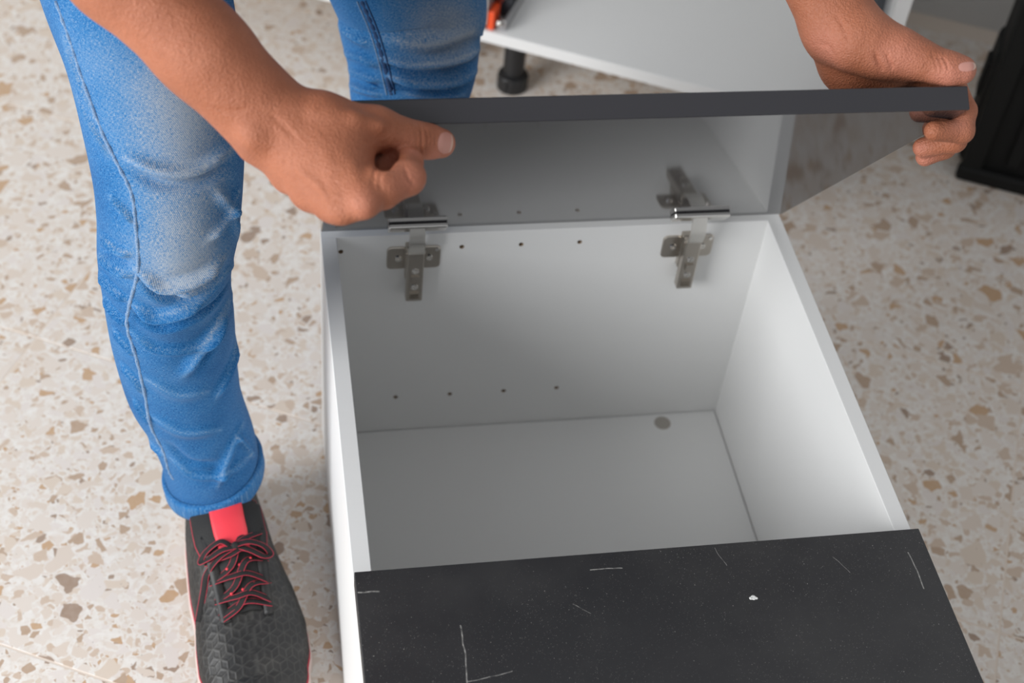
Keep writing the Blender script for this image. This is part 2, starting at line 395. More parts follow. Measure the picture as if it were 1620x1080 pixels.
# ------------------------------------------------------------------ base cabinets against the wall
def base_cab(u0, u1, label, legs, runners):
    c = empty('base_cabinet', tuple(RM((u0+u1)/2, 0.99)), label, 'cabinet', None); c.rotation_euler = (0,0,RA)
    hw = (u1-u0)/2; v0, v1 = 0.724-0.99, 1.262-0.99
    def bp(name, mat, *a, bev=0.0008):
        bm = bmesh.new(); bbox(bm, *a, bev); return from_bm(name, bm, mat, c)
    bp('bottom_panel', M_WHITE, -hw, hw, v0, v1, 0.100, 0.119)
    bp('side_panel', M_WHITE, -hw, -hw+0.019, v0, v1, 0.1191, 0.80); bp('side_panel', M_WHITE, hw-0.019, hw, v0, v1, 0.1191, 0.80)
    bp('back_panel', M_WHITE, -hw+0.019, hw-0.019, v1-0.008, v1, 0.1191, 0.80)
    bp('top_rail', M_WHITE, -hw+0.019, hw-0.019, v0, v0+0.09, 0.781, 0.80)
    for s in (-1, 1):
        for vv in (v0+0.045, v1-0.06):
            x = s*(hw-0.062); bm = bmesh.new()
            cyl(bm, (x, vv, 0.026), (x, vv, 0.0995), 0.0165, 0.0165, 28); cyl(bm, (x, vv, 0.094), (x, vv, 0.0999), 0.028, 0.028, 28)
            lg = from_bm('leg', bm, M_BLACKP, c)
            bm = bmesh.new(); n = 32; prof = [(0.0235,0.0),(0.0240,0.002),(0.0240,0.022),(0.0225,0.026),(0.0165,0.028)]
            rows = [[bm.verts.new((x + r*math.cos(2*math.pi*k/n)*(0.90 if (k%8 in (0,)) and zi in (1,2) else 1), vv + r*math.sin(2*math.pi*k/n)*(0.90 if (k%8 in (0,)) and zi in (1,2) else 1), z)) for k in range(n)] for zi, (r, z) in enumerate(prof)]
            for a, b in zip(rows, rows[1:]):
                for k in range(n): bm.faces.new((a[k], a[(k+1)%n], b[(k+1)%n], b[k]))
            bm.faces.new(rows[0][::-1]); bm.faces.new(rows[-1]); from_bm('levelling_foot', bm, M_BLACKP, lg)
    if runners:
        for s in (-1, 1):
            xi = s*(hw-0.019)
            q = lambda a, b: (min(xi-s*a, xi-s*b), max(xi-s*a, xi-s*b))
            r = bp('drawer_runner', M_STEEL, *q(0, 0.006), v0+0.002, v1-0.02, 0.128, 0.178)
            def sp(name, mat, *a, bev=0.0008):
                bm = bmesh.new(); bbox(bm, *a, bev); return from_bm(name, bm, mat, r)
            sp('rail', M_STEEL, *q(0.020, 0.034), v0+0.012, v1-0.03, 0.1195, 0.1255); sp('rail', M_GREYP, *q(0.006, 0.029), v0+0.045, v1-0.03, 0.1256, 0.150)
            sp('rail', M_STEEL, *q(0.030, 0.034), v0+0.006, v1-0.03, 0.1256, 0.140)
            sp('clip', M_ORANGE, *q(0.0065, 0.016), v0+0.004, v0+0.034, 0.1200, 0.150); sp('clip', M_RED, *q(0.0065, 0.018), v0+0.0345, v0+0.20, 0.1505, 0.166)
            sp('roller', M_CHROME, *q(0.018, 0.028), v0+0.006, v0+0.020, 0.1265, 0.136, bev=0.003)
    return c
base_cab(-0.070, 0.532, 'white base cabinet with drawer runners on black legs beside the grey wall', None, True)
base_cab(-0.674, -0.072, 'white base cabinet by the wall, mostly hidden behind the jeans', None, False)

# ------------------------------------------------------------------ black tool case
case = empty('tool_case', tuple(RM(0.68, 0.827)), 'large black plastic tool case standing on the floor', 'tool case'); case.rotation_euler = (0,0,RA)
def cp(name, a, bev, seg=4, mat=M_CASE):
    bm = bmesh.new(); bbox(bm, *a, bev, seg); return from_bm(name, bm, mat, case, False)
cp('case_body', (0.0, 0.52, 0.012, 0.135, 0.0, 0.40), 0.016)
cp('case_rim', (-0.004, 0.524, -0.004, 0.016, 0.0, 0.026), 0.007)
cp('case_frame', (0.0, 0.030, 0.0, 0.014, 0.02, 0.40), 0.005); cp('case_frame', (0.49, 0.52, 0.0, 0.014, 0.02, 0.40), 0.005); cp('case_frame', (0.0, 0.52, 0.0, 0.014, 0.374, 0.404), 0.005)
cp('case_rib', (0.060, 0.080, 0.002, 0.016, 0.04, 0.372), 0.004); cp('case_rib', (0.25, 0.27, 0.002, 0.016, 0.04, 0.372), 0.004); cp('case_rib', (0.44, 0.46, 0.002, 0.016, 0.04, 0.372), 0.004)
cp('case_lid', (-0.006, 0.526, 0.030, 0.125, 0.006, 0.205), 0.014); cp('latch', (-0.012, 0.0, 0.060, 0.095, 0.11, 0.17), 0.003)
bm = bmesh.new(); tube(bm, catmull([(0.19,0.07,0.40),(0.19,0.07,0.435),(0.26,0.07,0.448),(0.33,0.07,0.435),(0.33,0.07,0.40)], 24), 0.011, 10); from_bm('handle', bm, M_CASE, case, True)

# ------------------------------------------------------------------ implicit surfaces (round cones blended together) -> one skin mesh
def sdf_mesh(prims, h, lo=None, hi=None, cuts=()):
    """prims: (a, b, ra, rb, k). Returns verts, quads of the blended surface (naive surface nets)."""
    A = np.array([q[0] for q in prims]); B = np.array([q[1] for q in prims]); R_ = np.array([max(q[2], q[3]) for q in prims])
    l = np.minimum(A, B).min(0) - R_.max() - 3*h; u = np.maximum(A, B).max(0) + R_.max() + 3*h
    if lo is not None: l = np.maximum(l, lo)
    if hi is not None: u = np.minimum(u, hi)
    n = np.ceil((u-l)/h).astype(int) + 1
    F = np.full(n, 0.08, np.float32)
    ax = [l[i] + h*np.arange(n[i], dtype=np.float32) for i in range(3)]
    def ev(a, b, ra, rb, i0, i1):
        x = ax[0][i0[0]:i1[0], None, None]; y = ax[1][None, i0[1]:i1[1], None]; z = ax[2][None, None, i0[2]:i1[2]]
        ab = b-a; L2 = max(float(ab@ab), 1e-12)
        t = np.clip(((x-a[0])*ab[0] + (y-a[1])*ab[1] + (z-a[2])*ab[2])/L2, 0, 1)
        return np.sqrt((x-a[0]-t*ab[0])**2 + (y-a[1]-t*ab[1])**2 + (z-a[2]-t*ab[2])**2) - (ra + (rb-ra)*t)
    def rng(a, b, r):
        i0 = np.clip(np.floor((np.minimum(a, b)-r-l)/h).astype(int), 0, n); i1 = np.clip(np.ceil((np.maximum(a, b)+r-l)/h).astype(int)+1, 0, n); return i0, i1
    for a, b, ra, rb, k in prims:
        a = np.asarray(a, float); b = np.asarray(b, float)
        i0, i1 = rng(a, b, max(ra, rb) + k*1.2 + 5*h + 0.012)
        if (i1 <= i0).any(): continue
        d = ev(a, b, ra, rb, i0, i1); S = F[i0[0]:i1[0], i0[1]:i1[1], i0[2]:i1[2]]
        if k > 0:
            g = np.maximum(k-np.abs(S-d), 0)/k; S[...] = np.minimum(S, d) - g*g*k*0.25
        else: S[...] = np.minimum(S, d)
    for a, b, ra, rb, k in cuts:
        a = np.asarray(a, float); b = np.asarray(b, float); i0, i1 = rng(a, b, max(ra, rb) + k + 4*h)
        if (i1 <= i0).any(): continue
        d = -ev(a, b, ra, rb, i0, i1); S = F[i0[0]:i1[0], i0[1]:i1[1], i0[2]:i1[2]]
        g = np.maximum(k-np.abs(S-d), 0)/k; S[...] = np.maximum(S, d) + g*g*k*0.25
    ins = F < 0
    c = np.zeros(np.array(n)-1, np.int8)
    for dx in (0,1):
        for dy in (0,1):
            for dz in (0,1): c += ins[dx:n[0]-1+dx, dy:n[1]-1+dy, dz:n[2]-1+dz]
    act = (c > 0) & (c < 8); idx = np.full(act.shape, -1, np.int64); ii = np.argwhere(act); idx[act] = np.arange(len(ii))
    acc = np.zeros((len(ii), 3)); cnt = np.zeros(len(ii))
    offs = [(a_, b_, c_) for a_ in (0,1) for b_ in (0,1) for c_ in (0,1)]
    for p_ in offs:
        for d_ in range(3):
            if p_[d_] == 1: continue
            q_ = list(p_); q_[d_] = 1
            f0 = F[ii[:,0]+p_[0], ii[:,1]+p_[1], ii[:,2]+p_[2]]; f1 = F[ii[:,0]+q_[0], ii[:,1]+q_[1], ii[:,2]+q_[2]]
            m = (f0 < 0) != (f1 < 0); t = np.where(m, f0/(f0-f1+1e-20), 0)
            pt = np.array(p_, float)[None].repeat(len(ii), 0); pt[:, d_] += t
            acc[m] += pt[m]; cnt[m] += 1
    V = l + h*(ii + acc/np.maximum(cnt, 1)[:, None])
    Q = []
    for d_ in range(3):
        e0 = [slice(None)]*3; e1 = [slice(None)]*3; e0[d_] = slice(0, -1); e1[d_] = slice(1, None)
        s0 = ins[tuple(e0)]; s1 = ins[tuple(e1)]
        for flip, mk in ((0, s0 & ~s1), (1, ~s0 & s1)):
            w_ = np.argwhere(mk); a_, b_ = [(1,2), (2,0), (0,1)][d_]
            w_ = w_[(w_[:, a_] > 0) & (w_[:, b_] > 0) & (w_[:, a_] < n[a_]-1) & (w_[:, b_] < n[b_]-1)]
            if not len(w_): continue
            o = []
            for da, db in ((1,1), (0,1), (0,0), (1,0)):
                v_ = w_.copy(); v_[:, a_] -= da; v_[:, b_] -= db; o.append(idx[v_[:,0], v_[:,1], v_[:,2]])
            q_ = np.stack(o, 1); Q.append(q_ if flip == 0 else q_[:, ::-1])
    Q = np.concatenate(Q); Q = Q[(Q >= 0).all(1)]
    return V, Q
def np_mesh(name, V, Q, mat, parent=None, smooth=True):
    me = bpy.data.meshes.new(name); me.vertices.add(len(V)); me.vertices.foreach_set('co', np.asarray(V, np.float32).ravel())
    k = Q.shape[1]; me.loops.add(Q.size); me.loops.foreach_set('vertex_index', np.asarray(Q, np.int32).ravel())
    me.polygons.add(len(Q)); me.polygons.foreach_set('loop_start', np.arange(0, Q.size, k, dtype=np.int32)); me.polygons.foreach_set('loop_total', np.full(len(Q), k, np.int32))
    if smooth: me.polygons.foreach_set('use_smooth', np.ones(len(Q), bool))
    me.update(calc_edges=True); me.validate(clean_customdata=False)
    if mat: me.materials.append(mat)
    return link(bpy.data.objects.new(name, me), parent)
def relax(V, Q, it=2, w=0.5):
    for _ in range(it):
        acc = np.zeros_like(V); cnt = np.zeros(len(V))
        for a in range(4):
            for b in (1, 3):
                np.add.at(acc, Q[:, a], V[Q[:, (a+b) % 4]]); np.add.at(cnt, Q[:, a], 1)
        V = V*(1-w) + w*acc/np.maximum(cnt, 1)[:, None]
    return V
def normals(V, Q):
    fn = np.cross(V[Q[:,2]]-V[Q[:,0]], V[Q[:,3]]-V[Q[:,1]]); N = np.zeros_like(V)
    for a in range(4): np.add.at(N, Q[:, a], fn)
    return N/np.maximum(np.linalg.norm(N, axis=1), 1e-12)[:, None]
from mathutils.bvhtree import BVHTree
def bvh(V, Q): return BVHTree.FromPolygons([tuple(v) for v in V.tolist()], [tuple(f) for f in Q.tolist()])
def cast(tree, u, v):
    d = PX(u, v, 1.0) - CAM; r = tree.ray_cast(Vector(CAM), Vector(d).normalized(), 5.0)
    return (np.array(r[0]), np.array(r[1])) if r[0] is not None else (None, None)
def castline(tree, pts, n=90):
    out = []
    for u, v in catmull([(a, b) for a, b in pts], n):
        q, nn = cast(tree, u, v)
        if q is not None: out.append(q)
    return np.array(out)
def ridge(V, N, tree, folds, SCALE=1.0):
    """soft folds: (pixel polyline, height, width); each fold lies on the surface it is cast onto"""
    D = np.zeros(len(V))
    for pts, amp, wd in folds:
        L = castline(tree, pts)
        if len(L) < 3: continue
        lo = L.min(0)-4*wd; hi = L.max(0)+4*wd; sel = np.where(((V > lo) & (V < hi)).all(1))[0]
        if not len(sel): continue
        dd = np.linalg.norm(V[sel, None, :]-L[None], axis=2); k = dd.argmin(1); d = dd.min(1)
        t = k/(len(L)-1); env = np.clip(np.sin(np.pi*np.clip(t*0.94+0.03, 0, 1))*1.6, 0, 1)
        f = env*amp*SCALE*(np.exp(-(d/(wd*0.75))**2) - 0.30*np.exp(-(d/(2.0*wd))**2)); D[sel] += f
    return V + N*D[:, None]

# ------------------------------------------------------------------ materials of the person
def mat_skin():
    m = NT('tanned_skin'); c = m.coord()
    a = m.noise(c, 22, 4, 0.6); b = m.noise(c, 240, 3, 0.6)
    col = m.mix(m.step(a, 0.30, 0.72), (0.36,0.120,0.058), (0.46,0.168,0.090))
    col = m.mix(m.math('MULTIPLY', m.step(b, 0.42, 0.75), 0.22), col, (0.27,0.078,0.036))
    pk = m.n('ShaderNodeAttribute', attribute_name='pink').outputs['Fac']
    col = m.mix(m.math('MULTIPLY', pk, 0.75), col, (0.60,0.235,0.165))
    v1 = m.vor(c, 620); v2 = m.vor(c, 1300); bh = m.math('ADD', v1.outputs[0], m.math('MULTIPLY', v2.outputs[0], 0.5))
    nb = m.bump(bh, 0.8, 0.0007); nb = m.bump(m.noise(c, 110, 5, 0.65), 0.45, 0.0018, nb)
    m.p(Base_Color=col, Roughness=0.50, Normal=nb); m.b.inputs['Subsurface Weight'].default_value = 0.06
    m.b.inputs['Subsurface Radius'].default_value = (0.012, 0.005, 0.003); m.b.inputs['Subsurface Scale'].default_value = 0.4
    m.b.inputs['Specular IOR Level'].default_value = 0.42
    return m.m
def mat_denim():
    m = NT('blue_denim'); c = m.coord()
    fd = m.n('ShaderNodeAttribute', attribute_name='fade').outputs['Fac']
    uv = m.n('ShaderNodeAttribute', attribute_name='weave').outputs['Vector']
    n1 = m.noise(c, 16, 4, 0.6); thr = m.noise(m.vm('MULTIPLY', uv, (2600,420,1)), 1.0, 2); thr2 = m.noise(m.vm('MULTIPLY', uv, (420,2400,1)), 1.0, 2)
    f = m.math('MULTIPLY_ADD', m.math('SUBTRACT', n1, 0.5), 0.55, fd)
    f = m.math('ADD', f, m.math('MULTIPLY', m.math('SUBTRACT', m.math('ADD', thr, thr2), 1.0), 1.5))
    col = m.ramp(m.math('MULTIPLY_ADD', f, 1.0, 0.12, clamp=True), [(0.0,(0.003,0.065,0.21)), (0.22,(0.005,0.125,0.355)), (0.50,(0.060,0.205,0.42)), (0.80,(0.20,0.29,0.43)), (1.0,(0.36,0.42,0.50))])
    sx = m.n('ShaderNodeSeparateXYZ', {0: uv})
    tw = m.math('SINE', m.math('MULTIPLY', m.math('ADD', sx.outputs[0], m.math('MULTIPLY', sx.outputs[1], 0.8)), 4200))
    m.p(Base_Color=col, Roughness=0.85, Normal=m.bump(m.math('ADD', m.math('MULTIPLY', tw, 0.35), m.math('ADD', thr, thr2)), 0.35, 0.0007))
    m.b.inputs['Specular IOR Level'].default_value = 0.2; m.b.inputs['Sheen Weight'].default_value = 0.1
    return m.m
def mat_upper():
    m = NT('black_shoe_mesh'); c = m.coord()
    g = m.n('ShaderNodeAttribute', attribute_name='groove').outputs['Fac']
    d = m.step(m.noise(c, 26, 4, 0.65), 0.46, 0.80)
    col = m.mix(m.math('MULTIPLY', d, 0.5), (0.010,0.010,0.0105), (0.070,0.064,0.056))
    col = m.mix(m.math('MULTIPLY', g, m.math('MULTIPLY_ADD', d, 0.35, 0.25)), col, (0.10,0.098,0.09))
    fine = m.noise(c, 1100, 2)
    m.p(Base_Color=col, Roughness=0.48, Normal=m.bump(fine, 0.3, 0.0005)); return m.m
def mat_seam():
    m = NT('seam_denim'); c = m.coord(); k = m.step(m.noise(c, 900, 3, 0.7), 0.35, 0.65)
    m.p(Base_Color=m.mix(k, (0.05,0.19,0.42), (0.34,0.44,0.58)), Roughness=0.85, Normal=m.bump(k, 0.6, 0.001)); return m.m
M_SKIN = mat_skin(); M_DENIM = mat_denim(); M_UPPER = mat_upper()
M_NAIL = simple('fingernail', (0.60,0.29,0.235), 0.35); M_NAILTIP = simple('fingernail_edge', (0.68,0.47,0.38), 0.4)
M_SHIRT = simple('grey_cotton', (0.16,0.17,0.19), 0.9, 0, 0.4, 400)
M_HAIR = simple('dark_hair', (0.012,0.009,0.007), 0.6, 0, 0.8, 200)
M_STITCH = mat_seam(); M_STITCHD = simple('dark_seam_thread', (0.02,0.06,0.16), 0.85)
M_TONGUE = simple('black_mesh_cloth', (0.012,0.012,0.012), 0.7, 0, 0.6, 900); M_REDL = simple('coral_red_label', (0.86,0.055,0.075), 0.42, 0, 0.15, 120)
M_REDP = simple('crimson_piping', (0.42,0.018,0.045), 0.6); M_LACE = simple('black_lace', (0.014,0.013,0.013), 0.8, 0, 0.5, 1500); M_LACER = simple('crimson_lace_edge', (0.50,0.03,0.06), 0.7)
M_MID = simple('pale_pink_midsole', (0.62,0.50,0.46), 0.6, 0, 0.3, 120); M_OUT = simple('black_rubber', (0.015,0.015,0.015), 0.7)
M_EYE = simple('eye_white', (0.8,0.78,0.75), 0.2); M_IRIS = simple('iris_brown', (0.05,0.025,0.012), 0.2)

# ------------------------------------------------------------------ the person
person = empty('person', (-0.04, 0.05, 0), 'person in blue jeans bending to hold the open cabinet door with both hands', 'person')
PINV = Matrix.Translation((0.04, -0.05, 0))
def own(o, parent=None):
    o.parent = person if parent is None else parent; o.matrix_parent_inverse = PINV; return o

hipR = np.array([-0.215, 0.20, 0.82]); hipL = np.array([-0.03, 0.27, 0.84]); pel = (hipR+hipL)/2 + np.array([0,0.01,0.04])
shR = np.array([-0.135, -0.07, 1.12]); shL = np.array([0.205, -0.03, 1.12]); chest = (shR+shL)/2 + np.array([0,0.03,-0.03])
elR = PX(80, -160, 1.01); wrR = PX(437, 197, 1.045)
elL = np.array([0.325, -0.02, 0.865]); wrL = PX(1325, 42, 1.195)
arm_prims = {}
def chain(pts, rad, k=0.012): return [(np.array(a), np.array(b), ra, rb, k) for a, b, ra, rb in zip(pts, pts[1:], rad, rad[1:])]
# --- right hand (fist at the door's edge)
def hand_right():
    P = []
    dirf = wrR-elR
    P += chain([elR, elR+dirf*0.30, elR+dirf*0.65, wrR-dirf*0.06], [0.0385, 0.0375, 0.0330, 0.0265], 0.012)
    rad = PX(462, 178, 1.045); uln = PX(412, 218, 1.05)
    P += chain([elR+dirf*0.72, PX(452, 172, 1.047)], [0.0275, 0.0190], 0.012); P += chain([elR+dirf*0.72, uln], [0.0290, 0.0190], 0.012)
    iM = PX(566, 308, 1.024); mM = PX(530, 316, 1.030); rM = PX(494, 298, 1.042); pM = PX(462, 272, 1.056)
    w1 = PX(470, 200, 1.046); w2 = PX(450, 215, 1.047); w3 = PX(430, 222, 1.05)
    P += chain([w1, iM], [0.0215, 0.0160], 0.012); P += chain([w2, mM], [0.0215, 0.0150], 0.012); P += chain([w2, rM], [0.0205, 0.0135], 0.012); P += chain([w3, pM], [0.0185, 0.0120], 0.012)
    # thumb
    cm = PX(508, 190, 1.048); tm = PX(594, 204, 1.060); ti = PX(662, 221, 1.080); tt = PX(697, 226.5, 1.094)
    P += chain([w1, cm], [0.0205, 0.0180], 0.012); P += chain([cm, tm], [0.0180, 0.0152], 0.010)
    P += chain([tm, ti], [0.0158, 0.0128], 0.008); P += chain([ti, PX(678, 224, 1.087), tt], [0.0128, 0.0126, 0.0112], 0.004)
    # web between thumb and index
    P += chain([PX(545, 222, 1.046), PX(556, 292, 1.036)], [0.0205, 0.0180], 0.012); P += chain([PX(515, 205, 1.047), PX(515, 285, 1.040)], [0.0205, 0.0180], 0.012)
    # index
    ip = PX(645, 281, 1.036); id_ = PX(646, 257, 1.064); it = PX(602, 268, 1.076)
    P += chain([iM, PX(604, 296, 1.026), ip], [0.0160, 0.0140, 0.0130], 0.006); P += chain([ip, id_], [0.0122, 0.0105], 0.003); P += chain([id_, it], [0.0108, 0.0095], 0.003)
    P += chain([PX(585, 252, 1.088), PX(632, 262, 1.092)], [0.013, 0.011], 0.006)
    # middle, ring, little: curled behind the index
    for m_, pp, dp, tp in ((mM, PX(606, 303, 1.056), PX(610, 276, 1.084), PX(575, 270, 1.086)), (rM, PX(566, 304, 1.078), PX(570, 276, 1.100), PX(540, 262, 1.098)), (pM, PX(520, 288, 1.090), PX(528, 264, 1.106), PX(505, 250, 1.102))):
        P += chain([m_, pp], [0.0165, 0.0128], 0.006); P += chain([pp, dp], [0.0125, 0.0108], 0.003); P += chain([dp, tp], [0.0105, 0.0090], 0.003)
    # knuckle bumps, tendons, wrist bone
    for q, r in ((PX(576, 320, 1.014), 0.0115), (PX(540, 330, 1.020), 0.0110), (PX(503, 307, 1.033), 0.0095)): P.append((q, q, r, r, 0.007))
    P += chain([PX(498, 208, 1.0270), PX(522, 262, 1.0200), PX(535, 308, 1.0150)], [0.0028, 0.0036, 0.0034], 0.006)
    P += chain([PX(520, 215, 1.0290), PX(556, 270, 1.0190), PX(571, 300, 1.012)], [0.0022, 0.0028, 0.0030], 0.006)
    P += chain([PX(500, 183, 1.029), PX(560, 190, 1.034), PX(600, 198, 1.041)], [0.0025, 0.0035, 0.0030], 0.008)
    P.append((PX(402, 215, 1.028), PX(402, 215, 1.028), 0.009, 0.009, 0.012))
    cuts = [(PX(607, 262, 1.02), PX(615, 256, 1.060), 0.0050, 0.0085, 0.004)]
    return P, cuts
def hand_left():
    P = []; dirf = wrL-elL
    P += chain([elL, elL+dirf*0.35, elL+dirf*0.7, wrL], [0.038, 0.037, 0.0325, 0.0265], 0.012)
    P += chain([elL+dirf*0.75, PX(1322, 58, 1.212)], [0.027, 0.0200], 0.012); P += chain([elL+dirf*0.75, PX(1350, 30, 1.19)], [0.027, 0.0190], 0.012)
    cm = PX(1358, 62, 1.182); tm = PX(1426, 84, 1.172); ti = PX(1484, 105, 1.166); tt = PX(1521, 111, 1.163)
    P += chain([wrL, cm], [0.0265, 0.0235], 0.012); P += chain([cm, PX(1392, 76, 1.178), tm], [0.0235, 0.0205, 0.0175], 0.008)
    P += chain([tm, PX(1455, 95, 1.169), ti], [0.0180, 0.0148, 0.0138], 0.008); P += chain([ti, PX(1502, 109, 1.164), tt], [0.0138, 0.0134, 0.0116], 0.004)
    # heel of the hand and palm behind the door, resting over its outer face
    hy = PX(1350, 98, 1.226); P += chain([PX(1328, 64, 1.215), hy], [0.0225, 0.0225], 0.012); P += chain([hy, PX(1392, 128, 1.250)], [0.024, 0.022], 0.015)
    iM = DP(0.462, 0.402, -0.047); mM = DP(0.464, 0.382, -0.049); rM = DP(0.462, 0.362, -0.049); pM = DP(0.455, 0.342, -0.047)
    P += chain([cm, iM], [0.022, 0.0155], 0.015)
    P += chain([wrL, mM], [0.022, 0.016], 0.015); P += chain([hy, rM], [0.022, 0.0155], 0.015); P += chain([hy, pM], [0.021, 0.0150], 0.015)
    fing = [
        (iM, [DP(0.5020,0.400,-0.0335), DP(0.5110,0.4020,-0.008), DP(0.5055,0.4040,0.0095), DP(0.4790,0.4095,0.0100)], [0.0145,0.0110,0.0095,0.0098,0.0084]),
        (mM, [DP(0.5080,0.382,-0.032), DP(0.5130,0.383,-0.006), DP(0.5080,0.385,0.0125), DP(0.4860,0.3720,0.0150)], [0.0150,0.0118,0.0100,0.0100,0.0084]),
        (rM, [DP(0.5070,0.363,-0.030), DP(0.5125,0.364,-0.004), DP(0.5080,0.366,0.0140), DP(0.4925,0.3610,0.0205)], [0.0148,0.0114,0.0096,0.0095,0.0080]),
        (pM, [DP(0.5040,0.345,-0.036), DP(0.5150,0.345,-0.016), DP(0.5110,0.344,0.0010), DP(0.5085,0.344,0.0080)], [0.0140,0.0105,0.0086,0.0080,0.0072])]
    for m_, ch, rr in fing: P += chain([m_]+ch, rr, 0.0035)
    return P, []
pr, cr_ = hand_right(); pl, cl_ = hand_left()
VR, QR = sdf_mesh(pr, 0.0013, cuts=cr_); VR = relax(VR, QR, 2, 0.4)
VL, QL = sdf_mesh(pl, 0.0014, cuts=cl_); VL = relax(VL, QL, 2, 0.4)
tR = bvh(VR, QR); NR = normals(VR, QR)
VR = ridge(VR, NR, tR, [([(664,199),(667,220),(665,243)], -0.0018, 0.0016), ([(672,201),(676,222),(673,246)], -0.0022, 0.0017), ([(680,205),(682,222),(679,243)], -0.0016, 0.0015), ([(658,205),(660,222),(658,240)], -0.0010, 0.0014), ([(687,210),(688,224),(685,240)], -0.0009, 0.0013),
    ([(468,268),(500,290),(520,320)], 0.0012, 0.004), ([(335,170),(365,176),(395,172)], -0.0009, 0.003), ([(425,180),(450,200),(468,222)], -0.0008, 0.003), ([(640,262),(645,280),(655,292)], -0.0010, 0.0018),
    ([(598,255),(592,275),(590,295)], -0.0010, 0.0020), ([(604,270),(600,288),(603,300)], -0.0008, 0.0018)])
tL = bvh(VL, QL); NL = normals(VL, QL)
VL = ridge(VL, NL, tL, [([(1482,86),(1488,100),(1492,112)], -0.0018, 0.0017), ([(1490,88),(1497,101),(1500,112)], -0.0016, 0.0016), ([(1474,82),(1480,98),(1484,112)], -0.0012, 0.0015), ([(1384,82),(1390,100),(1398,112)], -0.0022, 0.0025), ([(1402,84),(1408,98),(1414,110)], -0.0018, 0.0022),
    ([(1296,70),(1312,74),(1320,90)], -0.0010, 0.003), ([(1320,20),(1335,45),(1345,70)], -0.0012, 0.003)])
# --- rest of the body, coarser, hidden by clothes or out of view
B = []
B += chain([shR, elR], [0.050, 0.042], 0.03); B += chain([shL, elL], [0.050, 0.041], 0.03)
nk = (shR+shL)/2 + np.array([0,-0.03,0.03]); hd = np.array([0.025, -0.20, 1.315]); fdir = np.array([-0.02, -0.62, -0.78]); upd = np.array([0.0, -0.78, 0.62])
B += chain([shR, chest, shL], [0.055, 0.10, 0.055], 0.06); B += chain([chest, (chest*0.5+pel*0.5)+np.array([0,0,0.02]), pel], [0.105, 0.095, 0.10], 0.05)
for s in (-1, 1): B += chain([chest+np.array([s*0.07,0,0]), pel+np.array([s*0.05,0,0])], [0.078, 0.080], 0.04)
B += chain([nk, hd-upd*0.05], [0.055, 0.050], 0.03)
B += chain([hd-upd*0.02-fdir*0.015, hd+upd*0.045-fdir*0.01], [0.078, 0.082], 0.03); B += chain([hd+fdir*0.035-upd*0.055, hd+fdir*0.040-upd*0.085], [0.045, 0.032], 0.03)
xs = np.array([1.0,0,0])
B += chain([hd+fdir*0.082+upd*0.005, hd+fdir*0.104-upd*0.030], [0.007, 0.012], 0.010); B += chain([hd+fdir*0.076-upd*0.062-xs*0.018, hd+fdir*0.076-upd*0.062+xs*0.018], [0.008, 0.008], 0.006)
for s in (-1, 1):
    B += chain([hd+xs*s*0.079+upd*0.015-fdir*0.01, hd+xs*s*0.080-upd*0.022], [0.013, 0.010], 0.006)
    B += chain([hd+fdir*0.075+upd*0.025+xs*s*0.012, hd+fdir*0.066+upd*0.022+xs*s*0.050], [0.011, 0.010], 0.012)
B += chain([hipR, pel], [0.075, 0.09], 0.03); B += chain([hipL, pel], [0.075, 0.09], 0.03)
VB, QB = sdf_mesh(B, 0.006, cuts=[(hd+fdir*0.088+upd*0.004+xs*s*0.031, hd+fdir*0.088+upd*0.004+xs*s*0.031, 0.012, 0.012, 0.01) for s in (-1, 1)])
# thin legs inside the trousers
V = np.vstack([VR, VL, VB]); Q = np.vstack([QR, QL+len(VR), QB+len(VR)+len(VL)])
body = np_mesh('body', V, Q, M_SKIN); own(body)
pk = np.zeros(len(V), np.float32)
def pinkat(tree, u, v, r, amt):
    q, _ = cast(tree, u, v)
    if q is not None: pk[:] = np.maximum(pk, amt*np.exp(-(np.linalg.norm(V-q, axis=1)/r)**2))
for a in ((tR,712,228,0.012,1), (tR,690,246,0.010,0.9), (tR,655,240,0.010,0.7), (tR,580,325,0.014,0.35), (tR,650,285,0.018,0.45), (tR,625,245,0.010,0.7),
          (tL,1530,118,0.014,1), (tL,1500,125,0.016,0.9), (tL,1460,205,0.010,0.6), (tL,1462,252,0.012,1), (tL,1456,235,0.008,0.7), (tL,1515,195,0.010,0.6), (tL,1420,95,0.02,0.6), (tL,1305,82,0.02,0.7)): pinkat(*a)
at = body.data.attributes.new('pink', 'FLOAT', 'POINT'); at.data.foreach_set('value', pk)
def nail(tree, cu, cv, a, b, rot, tip):
    VV = []; FF = []; n = 9; cr, sr = math.cos(rot), math.sin(rot); ok = {}
    for i in range(n):
        for j in range(n):
            x = -1+2*i/(n-1); y = -1+2*j/(n-1)
            x2 = x*math.sqrt(1-0.42*y*y); y2 = y*math.sqrt(1-0.42*x*x)
            q, nn = cast(tree, cu + a*x2*cr - b*y2*sr, cv + a*x2*sr + b*y2*cr)
            if q is not None: ok[i, j] = len(VV); VV.append(q + nn*(0.00055 - 0.0004*max(abs(x), abs(y))**4))
    for i in range(n-1):
        for j in range(n-1):
            k = [(i,j),(i+1,j),(i+1,j+1),(i,j+1)]
            if all(q in ok for q in k): FF.append([ok[q] for q in k])
    o = mesh('fingernail', VV, FF, M_NAIL, None, True); o.data.materials.append(M_NAILTIP)
    for f in o.data.polygons:
        c = f.center; 
        if (PJ(np.array(c))[0][0]-cu)*cr + (PJ(np.array(c))[0][1]-cv)*sr > a*0.72: f.material_index = 1
    own(o, None)
nail(tR, 704.5, 226, 12, 17, 0.12, 1); nail(tL, 1530, 105.5, 14, 7.5, -0.10, 1)
